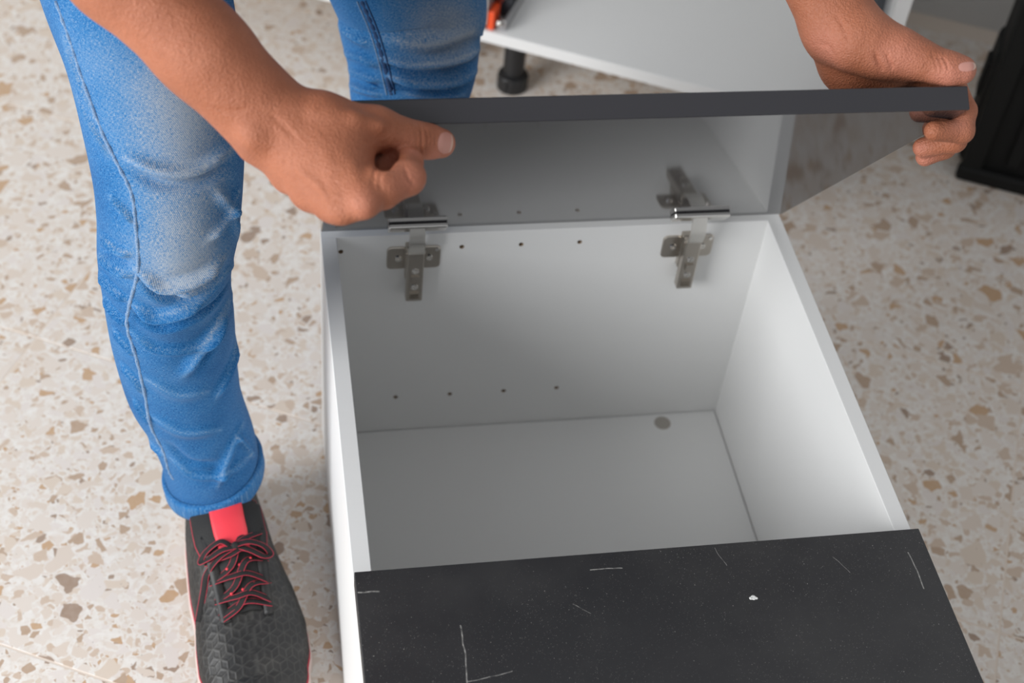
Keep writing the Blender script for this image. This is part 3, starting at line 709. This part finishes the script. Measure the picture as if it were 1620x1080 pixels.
# eyes and hair (out of view)
for s in (-1, 1):
    bm = bmesh.new(); bmesh.ops.create_uvsphere(bm, u_segments=16, v_segments=10, radius=0.0125, matrix=Matrix.Translation(hd+fdir*0.068+upd*0.004+xs*s*0.031)); own(from_bm('eye', bm, M_EYE, None, True))
VH, QH = sdf_mesh(chain([hd-upd*0.01-fdir*0.035, hd+upd*0.052-fdir*0.014], [0.080, 0.088], 0.02), 0.006, cuts=[(hd+fdir*0.13+upd*0.0, hd+fdir*0.10-upd*0.08, 0.10, 0.10, 0.02)])
own(np_mesh('hair', VH, QH, M_HAIR))
SH = chain([shR, shR*0.45+elR*0.55], [0.062, 0.060], 0.03) + chain([shL, shL*0.45+elL*0.55], [0.062, 0.060], 0.03) + chain([shR, chest, shL], [0.064, 0.112, 0.064], 0.06) + chain([chest, (chest*0.5+pel*0.5)+np.array([0,0,0.02]), pel], [0.128, 0.120, 0.135], 0.06) + chain([nk, nk+np.array([0,-0.01,0.012])], [0.066, 0.064], 0.03)
for s in (-1, 1): SH += chain([chest+np.array([s*0.07,0,0]), pel+np.array([s*0.06,0,0])], [0.098, 0.104], 0.05)
VS, QS = sdf_mesh(SH, 0.006); own(np_mesh('t_shirt', VS, QS, M_SHIRT))

# --- jeans: two lofted legs with folds and a seat
def loft(cl, rad, nth=220, ns=420, squash=None):
    C = catmull(cl, ns); r = catmull(np.array(rad)[:, None], ns)[:, 0]
    Tn = np.gradient(C, axis=0); Tn /= np.linalg.norm(Tn, axis=1)[:, None]
    X = np.array([1.0,0,0]); a = X - Tn*(Tn@X)[:, None]; a /= np.linalg.norm(a, axis=1)[:, None]; b = np.cross(Tn, a)
    th = np.linspace(0, 2*math.pi, nth, endpoint=False)
    V = C[:, None] + r[:, None, None]*(a[:, None]*np.cos(th)[None, :, None] + b[:, None]*(1.06*np.sin(th))[None, :, None])
    i = np.arange(ns-1)[:, None]*nth; k = np.arange(nth)[None]; k2 = (k+1) % nth
    Q = np.stack([i+k, i+k2, i+nth+k2, i+nth+k], -1).reshape(-1, 4)
    arc = np.concatenate([[0], np.cumsum(np.linalg.norm(np.diff(C, axis=0), axis=1))])
    UV = np.stack([np.broadcast_to(th[None]*0.06, (ns, nth)), np.broadcast_to(arc[:, None], (ns, nth)), np.zeros((ns, nth))], -1).reshape(-1, 3)
    return V.reshape(-1, 3), Q, UV, C, r
def lownoise(V, seed, sc, amp):
    rs = np.random.RandomState(seed); D = np.zeros(len(V))
    for _ in range(10):
        k = rs.normal(size=3); k *= sc/np.linalg.norm(k)*rs.uniform(0.6, 1.6); D += np.sin(V@k + rs.uniform(0, 6.28))
    return D*amp/3
clR = [PX(341,752,1.566), PX(329,705,1.530), PX(306,650,1.490), PX(288,600,1.455), PX(271,500,1.385), PX(262,420,1.330), PX(268,340,1.280), PX(264,250,1.252), PX(243,100,1.238), PX(212,-30,1.230), hipR*0.45+PX(212,-30,1.230)*0.55, hipR]
rdR = [0.0500, 0.0500, 0.0520, 0.0570, 0.0585, 0.0590, 0.0620, 0.0650, 0.0720, 0.0780, 0.083, 0.090]
V1, Q1, U1, C1, R1 = loft(clR, rdR)
clL = [np.array([0.135,0.20,0.10]), np.array([0.130,0.195,0.20]), np.array([0.122,0.19,0.30]), PX(650,155,1.625), PX(653,100,1.60), PX(650,40,1.575), PX(646,-20,1.555), hipL*0.4+PX(646,-20,1.555)*0.6, hipL]
rdL = [0.052, 0.055, 0.060, 0.0650, 0.0700, 0.0770, 0.0820, 0.087, 0.092]
V2, Q2, U2, C2, R2 = loft(clL, rdL, 200, 360)
if (normals(V1, Q1)[0] @ (V1[0]-C1[0])) < 0: Q1 = Q1[:, ::-1]
if (normals(V2, Q2)[0] @ (V2[0]-C2[0])) < 0: Q2 = Q2[:, ::-1]
V1 = V1 + normals(V1, Q1)*lownoise(V1, 3, 45, 0.0010)[:, None]; V2 = V2 + normals(V2, Q2)*lownoise(V2, 4, 40, 0.0010)[:, None]
t1 = bvh(V1, Q1); N1 = normals(V1, Q1)
F1 = [([(195,250),(255,272),(315,268),(372,232)], 0.0045, 0.007), ([(200,262),(260,290),(320,284),(375,252)], -0.003, 0.008), ([(212,425),(258,452),(312,440),(358,405)], 0.0050, 0.007), ([(222,440),(262,472),(315,470),(362,430)], -0.0045, 0.007),
    ([(208,482),(255,498),(322,468),(372,415)], 0.006, 0.007), ([(215,500),(262,516),(328,488),(374,432)], -0.005, 0.006), ([(275,462),(310,448),(345,425)], -0.004, 0.005), ([(200,520),(248,552),(312,548),(355,500),(372,450)], 0.0035, 0.007), ([(290,596),(325,545),(362,475)], 0.0038, 0.009), ([(342,630),(368,570),(378,505)], 0.0035, 0.008), ([(310,585),(345,528),(372,470)], -0.0035, 0.008),
    ([(158,372),(185,395),(208,402)], 0.0035, 0.005), ([(156,402),(182,425),(208,436)], 0.0040, 0.005), ([(157,432),(180,458),(202,476)], 0.0040, 0.005), ([(160,395),(184,412),(206,420)], -0.003, 0.004), ([(164,470),(184,498),(203,515)], 0.0035, 0.005), ([(172,310),(196,335),(212,352)], 0.003, 0.005), ([(178,520),(198,545),(214,562)], 0.003, 0.006),
    ([(190,575),(212,600),(226,622)], 0.003, 0.006), ([(210,630),(228,655),(240,672)], 0.003, 0.006), ([(230,690),(248,710),(262,722)], 0.0025, 0.005), ([(270,725),(310,752),(360,748),(402,715)], 0.003, 0.007), ([(345,770),(362,720),(385,670)], 0.003, 0.008), ([(265,700),(300,730),(345,735)], -0.002, 0.007),
    ([(372,690),(385,700),(400,722)], 0.003, 0.005), ([(340,300),(365,330),(378,380)], 0.003, 0.007), ([(330,380),(358,350),(380,300)], 0.003, 0.007), ([(280,470),(320,455),(350,430)], 0.0025, 0.004), ([(230,600),(280,625),(330,620)], 0.0015, 0.010), ([(240,660),(290,685),(350,680)], 0.0018, 0.010),
    ([(120,150),(150,210),(175,250)], 0.0025, 0.006), ([(100,60),(125,130),(150,190)], 0.002, 0.006)]
V1 = ridge(V1, N1, t1, F1, 2.4)
t2 = bvh(V2, Q2); N2 = normals(V2, Q2)
F2 = [([(600,92),(660,102),(720,95),(765,75)], 0.0050, 0.008), ([(608,105),(665,118),(722,112),(760,95)], -0.0040, 0.007), ([(612,120),(670,132),(720,130),(755,112)], 0.0050, 0.007), ([(614,135),(670,148),(720,145)], -0.0040, 0.007), ([(545,85),(570,92),(598,105)], 0.0040, 0.006), ([(552,112),(575,120),(600,128)], 0.0040, 0.006), ([(553,135),(575,143),(605,150)], 0.0035, 0.006),
    ([(640,148),(690,156),(735,150)], 0.004, 0.006), ([(535,40),(560,60),(585,70)], 0.003, 0.007), ([(610,60),(680,72),(750,50)], 0.0025, 0.012)]
V2 = ridge(V2, N2, t2, F2, 2.2)
t1 = bvh(V1, Q1); t2 = bvh(V2, Q2)
seat = chain([hipR, pel], [0.098, 0.125], 0.06) + chain([hipL, pel], [0.100, 0.125], 0.06)
V3, Q3 = sdf_mesh(seat, 0.008)
VJ = np.vstack([V1, V2, V3]); QJ = np.vstack([Q1, Q2+len(V1), Q3+len(V1)+len(V2)])
jeans = np_mesh('jeans', VJ, QJ, M_DENIM); own(jeans)
fd = np.full(len(VJ), 0.10, np.float32)
def fadeat(tree, u, v, r, amt):
    q, _ = cast(tree, u, v)
    if q is not None: fd[:] = fd + amt*np.exp(-(np.linalg.norm(VJ-q, axis=1)/r)**2)
for a in ((t1,285,120,0.055,0.42), (t1,300,200,0.050,0.42), (t1,300,300,0.040,0.25), (t1,285,370,0.045,0.36), (t1,305,430,0.038,0.52), (t1,255,440,0.03,0.15), (t1,330,490,0.028,0.20), (t1,120,80,0.05,0.16), (t1,255,330,0.03,0.1),
          (t2,690,30,0.055,0.46), (t2,740,60,0.05,0.30), (t2,700,90,0.04,0.15)): fadeat(*a)
for tree, FS in ((t1, F1), (t2, F2)):
    for pts, amp, wd in FS:
        L = castline(tree, pts)
        if len(L) < 3: continue
        sel = np.where(((VJ > L.min(0)-0.02) & (VJ < L.max(0)+0.02)).all(1))[0]
        d = np.linalg.norm(VJ[sel, None]-L[None], axis=2).min(1); fd[sel] += ((0.24*np.exp(-(d/(wd*0.24))**2)+0.05*np.exp(-(d/wd)**2)) if amp > 0 else 0.0*d).astype(np.float32)
at = jeans.data.attributes.new('fade', 'FLOAT', 'POINT'); at.data.foreach_set('value', fd.astype(np.float32))
UJ = np.vstack([U1, U2+np.array([3.0,1,0]), V3*np.array([1,1,0])]); at = jeans.data.attributes.new('weave', 'FLOAT_VECTOR', 'POINT'); at.data.foreach_set('vector', UJ.astype(np.float32).ravel())
def seam(tree, pts, r, mat, off, n=120, name='seam', wob=0.0):
    L = []; 
    for i, (u, v) in enumerate(catmull(pts, n)):
        q, nn = cast(tree, u, v)
        if q is not None: L.append(q + nn*(off + wob*math.sin(i*1.9)))
    bm = bmesh.new(); tube(bm, L, r, 8); o = from_bm(name, bm, mat, None, True); o.parent = jeans; o.matrix_parent_inverse = Matrix.Identity(4)
    return o
SEAM = [(88,2),(110,64),(131,128),(163,213),(186,260),(208,307),(215,362),(218,426),(205,481),(201,516),(216,568),(229,624),(238,672),(258,713),(266,742),(274,758)]
seam(t1, SEAM, 0.0019, M_STITCH, -0.0005, wob=0.0006)
SL = [(565,2),(585,50),(600,100),(612,150)]
seam(t2, SL, 0.0010, M_STITCH, 0.0000); seam(t2, [(u+13, v-1) for u, v in SL], 0.0010, M_STITCHD, 0.0000); seam(t2, [(u+7, v) for u, v in SL], 0.0034, M_STITCHD, -0.0026, wob=0.0012)
# turned-up hems
def hem(C, r, V, nth, rows, tilt, name='hem_cuff'):
    VV = []; FF = []; n = nth
    base = V.reshape(-1, nth, 3)
    prof = [(rows, 0.0006), (rows, 0.0040), (int(rows*0.8), 0.0050), (int(rows*0.4), 0.0046), (0, 0.0050), (-1, 0.0040), (-1, 0.0010), (2, -0.0020)]
    Tn = C[3]-C[0]; Tn /= np.linalg.norm(Tn)
    for i, off in prof:
        j = max(i, 0); ring = base[j]; ctr = ring.mean(0); d = ring-ctr; d /= np.linalg.norm(d, axis=1)[:, None]
        th = np.linspace(0, 2*math.pi, n, endpoint=False)
        VV.append(ring + d*off + Tn[None]*((-0.005 if i == -1 else 0) + 0.0012*np.sin(3*th+1) + tilt*np.cos(th))[:, None])
    m = len(prof); VV = np.concatenate(VV)
    Qq = np.array([[i*n+k, i*n+(k+1) % n, (i+1)*n+(k+1) % n, (i+1)*n+k] for i in range(m-1) for k in range(n)])
    o = np_mesh(name, VV, Qq, M_DENIM); o.parent = jeans; o.matrix_parent_inverse = Matrix.Identity(4)
    a_ = o.data.attributes.new('fade', 'FLOAT', 'POINT'); a_.data.foreach_set('value', np.full(len(VV), 0.20, np.float32))
    a_ = o.data.attributes.new('weave', 'FLOAT_VECTOR', 'POINT'); a_.data.foreach_set('vector', (VV*1.0).astype(np.float32).ravel())
hem(C1, R1, V1, 220, 15, 0.010); hem(C2, R2, V2, 200, 16, 0.0)

# --- trainers
def make_shoe():
    root = bpy.data.objects.new('shoe', None); link(root); root.empty_display_size = 0.05
    Ls = 0.305
    S = np.array([0.0, 0.03, 0.08, 0.16, 0.28, 0.40, 0.50, 0.60, 0.70, 0.80, 0.88, 0.94, 0.98, 1.0])
    Wd = np.array([0.004, 0.020, 0.030, 0.0385, 0.0430, 0.0455, 0.0490, 0.0520, 0.0560, 0.0555, 0.0490, 0.0385, 0.0240, 0.004])
    Hh = np.array([0.060, 0.088, 0.098, 0.101, 0.106, 0.108, 0.103, 0.090, 0.078, 0.068, 0.060, 0.052, 0.043, 0.030])
    Cx = np.array([0, 0, 0, 0.001, 0.002, 0.0025, 0.001, -0.003, -0.003, -0.001, 0.001, 0.002, 0.003, 0.003])
    ns, nt = 300, 200
    s = 0.5-0.5*np.cos(np.linspace(0, math.pi, ns)); s = 0.6*s + 0.4*np.linspace(0, 1, ns)
    def sm(y): 
        v = np.interp(s, S, y)
        for _ in range(10): v = np.concatenate([[v[0]], (v[:-2]+2*v[1:-1]+v[2:])/4, [v[-1]]])
        return v
    w_, h_, cx = sm(Wd), sm(Hh), sm(Cx); z0 = 0.020
    w_ = np.where(s < 0.06, 0.033*np.sqrt(np.clip(1-((0.06-s)/0.06)**2, 0, 1))+0.0005, w_); 
    e = np.clip((s-0.86)/0.14, 0, 1); w_ = np.where(s > 0.86, np.interp(0.86, S, Wd)*np.sqrt(np.clip(1-e**2.3, 0, 1))+0.0005, w_)
    h_ = np.where(s > 0.90, z0 + (np.interp(0.90, S, Hh)-z0)*np.sqrt(np.clip(1-((s-0.90)/0.10)**2.6, 0, 1)), h_)
    t = np.linspace(0, math.pi, nt)
    ct, st = np.cos(t), np.sin(t)
    X = cx[:, None] + w_[:, None]*np.sign(ct)[None]*np.abs(ct)[None]**0.62*(1+0.07*np.sin(2*np.arcsin(np.clip(st,0,1)))[None]-0.14*st[None]**2)
    Z = z0 + (h_-z0)[:, None]*st[None]**0.80; Y = np.broadcast_to((s*Ls)[:, None], X.shape)
    V = np.stack([X, Y, Z], -1).reshape(-1, 3)
    i = np.arange(ns-1)[:, None]*nt; k = np.arange(nt-1)[None]; Qs = np.stack([i+k, i+k+1, i+nt+k+1, i+nt+k], -1).reshape(-1, 4)
    N = normals(V, Qs)
    if N[(ns//2)*nt + nt//2, 2] < 0: Qs = Qs[:, ::-1]; N = -N
    # cube pattern relief
    arc = np.concatenate([np.zeros((ns, 1)), np.cumsum(np.sqrt(np.diff(X, axis=1)**2+np.diff(Z, axis=1)**2), 1)], 1); arc -= arc[:, nt//2][:, None]
    px = arc.ravel(); py = Y.ravel(); a = 0.0085
    vx, vy = a*math.sqrt(3), a*1.5
    best = np.full(len(px), 9.0); qx = np.zeros_like(px); qy = np.zeros_like(px)
    r0 = np.round(py/vy)
    for dr in (-1, 0, 1):
        r_ = r0+dr; ox = np.where(r_ % 2 == 1, 0.5, 0.0)*vx
        c_ = np.round((px-ox)/vx); dx = px-(c_*vx+ox); dy = py-r_*vy; d2 = dx*dx+dy*dy; mk = d2 < best; best[mk] = d2[mk]; qx[mk] = dx[mk]; qy[mk] = dy[mk]
    ap = a*math.sqrt(3)/2; he = np.full(len(px), 9.0)
    for an in (0, 60, 120): he = np.minimum(he, ap-np.abs(qx*math.cos(math.radians(an))+qy*math.sin(math.radians(an))))
    sp = np.full(len(px), 9.0)
    for an in (90, 210, 330):
        ca, sa = math.cos(math.radians(an)), math.sin(math.radians(an)); al = qx*ca+qy*sa; pe = np.abs(-qx*sa+qy*ca); sp = np.minimum(sp, np.where(al > 0, pe, 9))
    g = np.exp(-(np.minimum(he, sp)/0.00062)**2)
    ss = np.repeat(s, nt); g *= np.clip((ss-0.10)/0.05, 0, 1)*np.clip((0.955-ss)/0.05, 0, 1)
    V = V + N*(0.00055*g)[:, None]
    up = np_mesh('upper', V, Qs, M_UPPER, root); at = up.data.attributes.new('groove', 'FLOAT', 'POINT'); at.data.foreach_set('value', g.astype(np.float32))
    # sole units
    def outline(grow):
        L = np.stack([cx+w_+grow, s*Ls], 1); Rr = np.stack([cx-w_-grow, s*Ls], 1)[::-1]
        P = np.vstack([L, Rr]); P[:, 1] = (P[:, 1]-Ls/2)*(1+2*grow/Ls)+Ls/2; return P[::5]
    def sole(name, prof, mat):
        VV = []; m = None
        for grow, z in prof:
            P = outline(grow); m = len(P); toe = np.clip((P[:,1]/Ls-0.72)/0.28, 0, 1)**2*0.010
            VV.append(np.column_stack([P, z+toe]))
        VV = np.vstack(VV); FF = [[i*m+k, i*m+(k+1) % m, (i+1)*m+(k+1) % m, (i+1)*m+k] for i in range(len(prof)-1) for k in range(m)]
        FF += [list(range(m))[::-1], list(range((len(prof)-1)*m, len(prof)*m))]
        return mesh(name, VV, FF, mat, root, True)
    sole('midsole', [(-0.004,0.0062),(0.0015,0.0075),(0.0036,0.014),(0.0016,0.0225),(-0.004,0.0265)], M_MID)
    sole('outsole', [(-0.005,0.0),(-0.0005,0.0008),(0.0012,0.0060),(-0.002,0.0066)], M_OUT)
    sole('piping', [(0.0010,0.0222),(0.0018,0.0234),(0.0006,0.0246)], M_REDP)
    # tongue rising out of the lacing
    tv = []; tn_, tm_ = 40, 24
    for i in range(tn_):
        f = i/(tn_-1); sy = 0.700-0.390*f; hw = 0.0190+0.0165*min(1, f*1.5)
        zt = np.interp(sy, s, h_)+0.0025+0.020*max(0, f-0.45)**1.4
        for j in range(tm_):
            x = -1+2*j/(tm_-1); tv.append((np.interp(sy, s, cx)+hw*x*(1-0.10*(f > 0.96)), sy*Ls, zt-0.0135*abs(x)**2.2*(0.8+0.5*f)))
    tv = np.array(tv); tq = np.array([[i*tm_+j, i*tm_+j+1, (i+1)*tm_+j+1, (i+1)*tm_+j] for i in range(tn_-1) for j in range(tm_-1)])
    tg = np_mesh('tongue', tv, tq, M_TONGUE, root); sd = tg.modifiers.new('thick', 'SOLIDIFY'); sd.thickness = 0.004; sd.offset = 0
    G = tv.reshape(tn_, tm_, 3)
    lab = G[20:38, 6:18] + np.array([0, 0.0008, 0.0034]); lv = lab.reshape(-1, 3); a_, b_ = lab.shape[:2]
    lq = np.array([[i*b_+j, i*b_+j+1, (i+1)*b_+j+1, (i+1)*b_+j] for i in range(a_-1) for j in range(b_-1)])
    lo_ = np_mesh('tongue_label', lv, lq, M_REDL, tg); sd = lo_.modifiers.new('thick', 'SOLIDIFY'); sd.thickness = 0.0012; sd.offset = 0
    bm = bmesh.new(); tube(bm, [tuple(q) for q in np.vstack([G[20:, 0], G[-1], G[20:, -1][::-1]])], 0.0019, 8); from_bm('piping', bm, M_REDP, tg, True)
    for (x, y) in ((-0.013,0.166),(-0.001,0.170),(0.012,0.172),(-0.012,0.190),(0.000,0.194),(0.012,0.196)):
        dots = bmesh.new(); zt = np.interp(y/Ls, s, h_)+0.0052; bmesh.ops.create_uvsphere(dots, u_segments=10, v_segments=6, radius=0.0016, matrix=Matrix.Translation((x, y, zt)))
        from_bm('dot', dots, M_REDL, tg, True)
    # lacing: eyelets and crossing laces; height follows the shoe
    def top(x, y):
        sy = y/Ls; u = min(abs((x-np.interp(sy, s, cx))/max(np.interp(sy, s, w_), 1e-4)), 0.97)
        stt = math.sqrt(max(0, 1-u**2.6)); return z0+(np.interp(sy, s, h_)-z0)*stt**0.8
    eyeL = [(-0.0300,0.138),(-0.0285,0.163),(-0.0265,0.187),(-0.0245,0.206)]; eyeR = [(0.0300,0.156),(0.0285,0.176),(0.0265,0.196),(0.0245,0.216)]
    def facing(side):
        VV = []; FF = []; n = 24
        for i in range(n):
            y = 0.130+(0.220-0.130)*i/(n-1); x0 = side*(0.0205-0.0035*i/(n-1)); x1 = side*(0.0325-0.006*i/(n-1))
            for x in (x0, (x0+x1)/2, x1): VV.append((x, y, max(top(x, y), top(x0*1.1, y))+0.0018))
        for i in range(n-1):
            for j in (0, 1): FF.append((i*3+j, i*3+j+1, i*3+j+4, i*3+j+3))
        o = mesh('eyestay', VV, FF, M_UPPER, root, True); sd = o.modifiers.new('thick', 'SOLIDIFY'); sd.thickness = 0.0016; sd.offset = 0
    facing(-1); facing(1)
    def lace(pts, n=40, mx=1, dy=0.0):
        pts = [(x*mx, y+dy, z) for x, y, z in pts]
        L = catmull([(x, y, top(x, y)+dz) for x, y, dz in pts], n)
        bm = bmesh.new(); tube(bm, L, 0.001, 10, flat=(0.0034, 0.0009), nrm=[(0,-0.1,1)]*n); o = from_bm('lace', bm, M_LACE, root, True)
        Tn = np.gradient(L, axis=0); Tn /= np.linalg.norm(Tn, axis=1)[:, None]; b_ = np.cross(Tn, np.array([0,-0.1,1])); b_ /= np.linalg.norm(b_, axis=1)[:, None]
        for sd_ in (-1, 1):
            bm = bmesh.new(); tube(bm, [tuple(q) for q in L+b_*0.0032*sd_+np.array([0,0,0.0002])], 0.00036, 6); o2 = from_bm('lace_edge', bm, M_LACER, root, True); o2.name = 'lace_edge'
    for kk in range(4):
        (x0, y0), (x1, y1) = eyeL[kk], eyeR[kk]
        if kk == 3: lace([(x0-0.002,y0+0.004,0.0025),(0,y0+0.001,0.0072),(x1+0.003,y1-0.004,0.0025)])
        else:
            (xa, ya), (xb, yb) = eyeL[kk+1], eyeR[kk+1]
            lace([(x0-0.002,y0,0.0025),(-0.008,y0+0.006,0.0078),(0.008,yb-0.005,0.0070),(xb+0.002,yb,0.0025)]); lace([(x1+0.002,y1,0.0025),(0.008,y1+0.006,0.0100),(-0.008,ya-0.005,0.0095),(xa-0.002,ya,0.0025)])
    lace([(-0.003,0.140,0.010),(-0.014,0.133,0.013),(-0.030,0.134,0.009),(-0.036,0.139,0.008),(-0.028,0.143,0.011),(-0.014,0.142,0.013),(0.0,0.141,0.012)], 60, -1, 0.015)
    lace([(0.003,0.140,0.010),(0.014,0.147,0.013),(0.027,0.152,0.012),(0.034,0.147,0.012),(0.028,0.141,0.013),(0.014,0.139,0.014),(0.0,0.140,0.013)], 60, -1, 0.015)
    lace([(0.0,0.140,0.011),(-0.018,0.146,0.010),(-0.032,0.152,0.006),(-0.038,0.164,0.006),(-0.048,0.186,0.010)], 50, -1, 0.015); lace([(0.0,0.139,0.011),(0.012,0.132,0.010),(0.026,0.122,0.007),(0.034,0.112,0.006)], 40, -1, 0.015)
    bm = bmesh.new(); bmesh.ops.create_uvsphere(bm, u_segments=14, v_segments=10, radius=0.0045, matrix=Matrix.Translation((0, 0.155, top(0, 0.155)+0.0115))); from_bm('knot', bm, M_LACE, root, True)
    return root
shoe = make_shoe()
def place_shoe(sh, heel, dirv):
    a = math.atan2(dirv[1], dirv[0]) - math.pi/2
    sh.parent = person; sh.location = Vector(heel) - Vector((-0.04,0.05,0)); sh.rotation_euler = (0,0,a)
def copy_tree(o, parent):
    c = o.copy(); link(c); c.parent = parent
    for ch in list(o.children): copy_tree(ch, c)
    return c
shoe2 = copy_tree(shoe, None)
place_shoe(shoe, (-0.1245, -0.074, 0), (0.140, -0.990)); place_shoe(shoe2, (0.142, 0.335, 0), (0.02, -1.0))
shoe['label'] = 'black trainer with crimson laces and red tongue label'
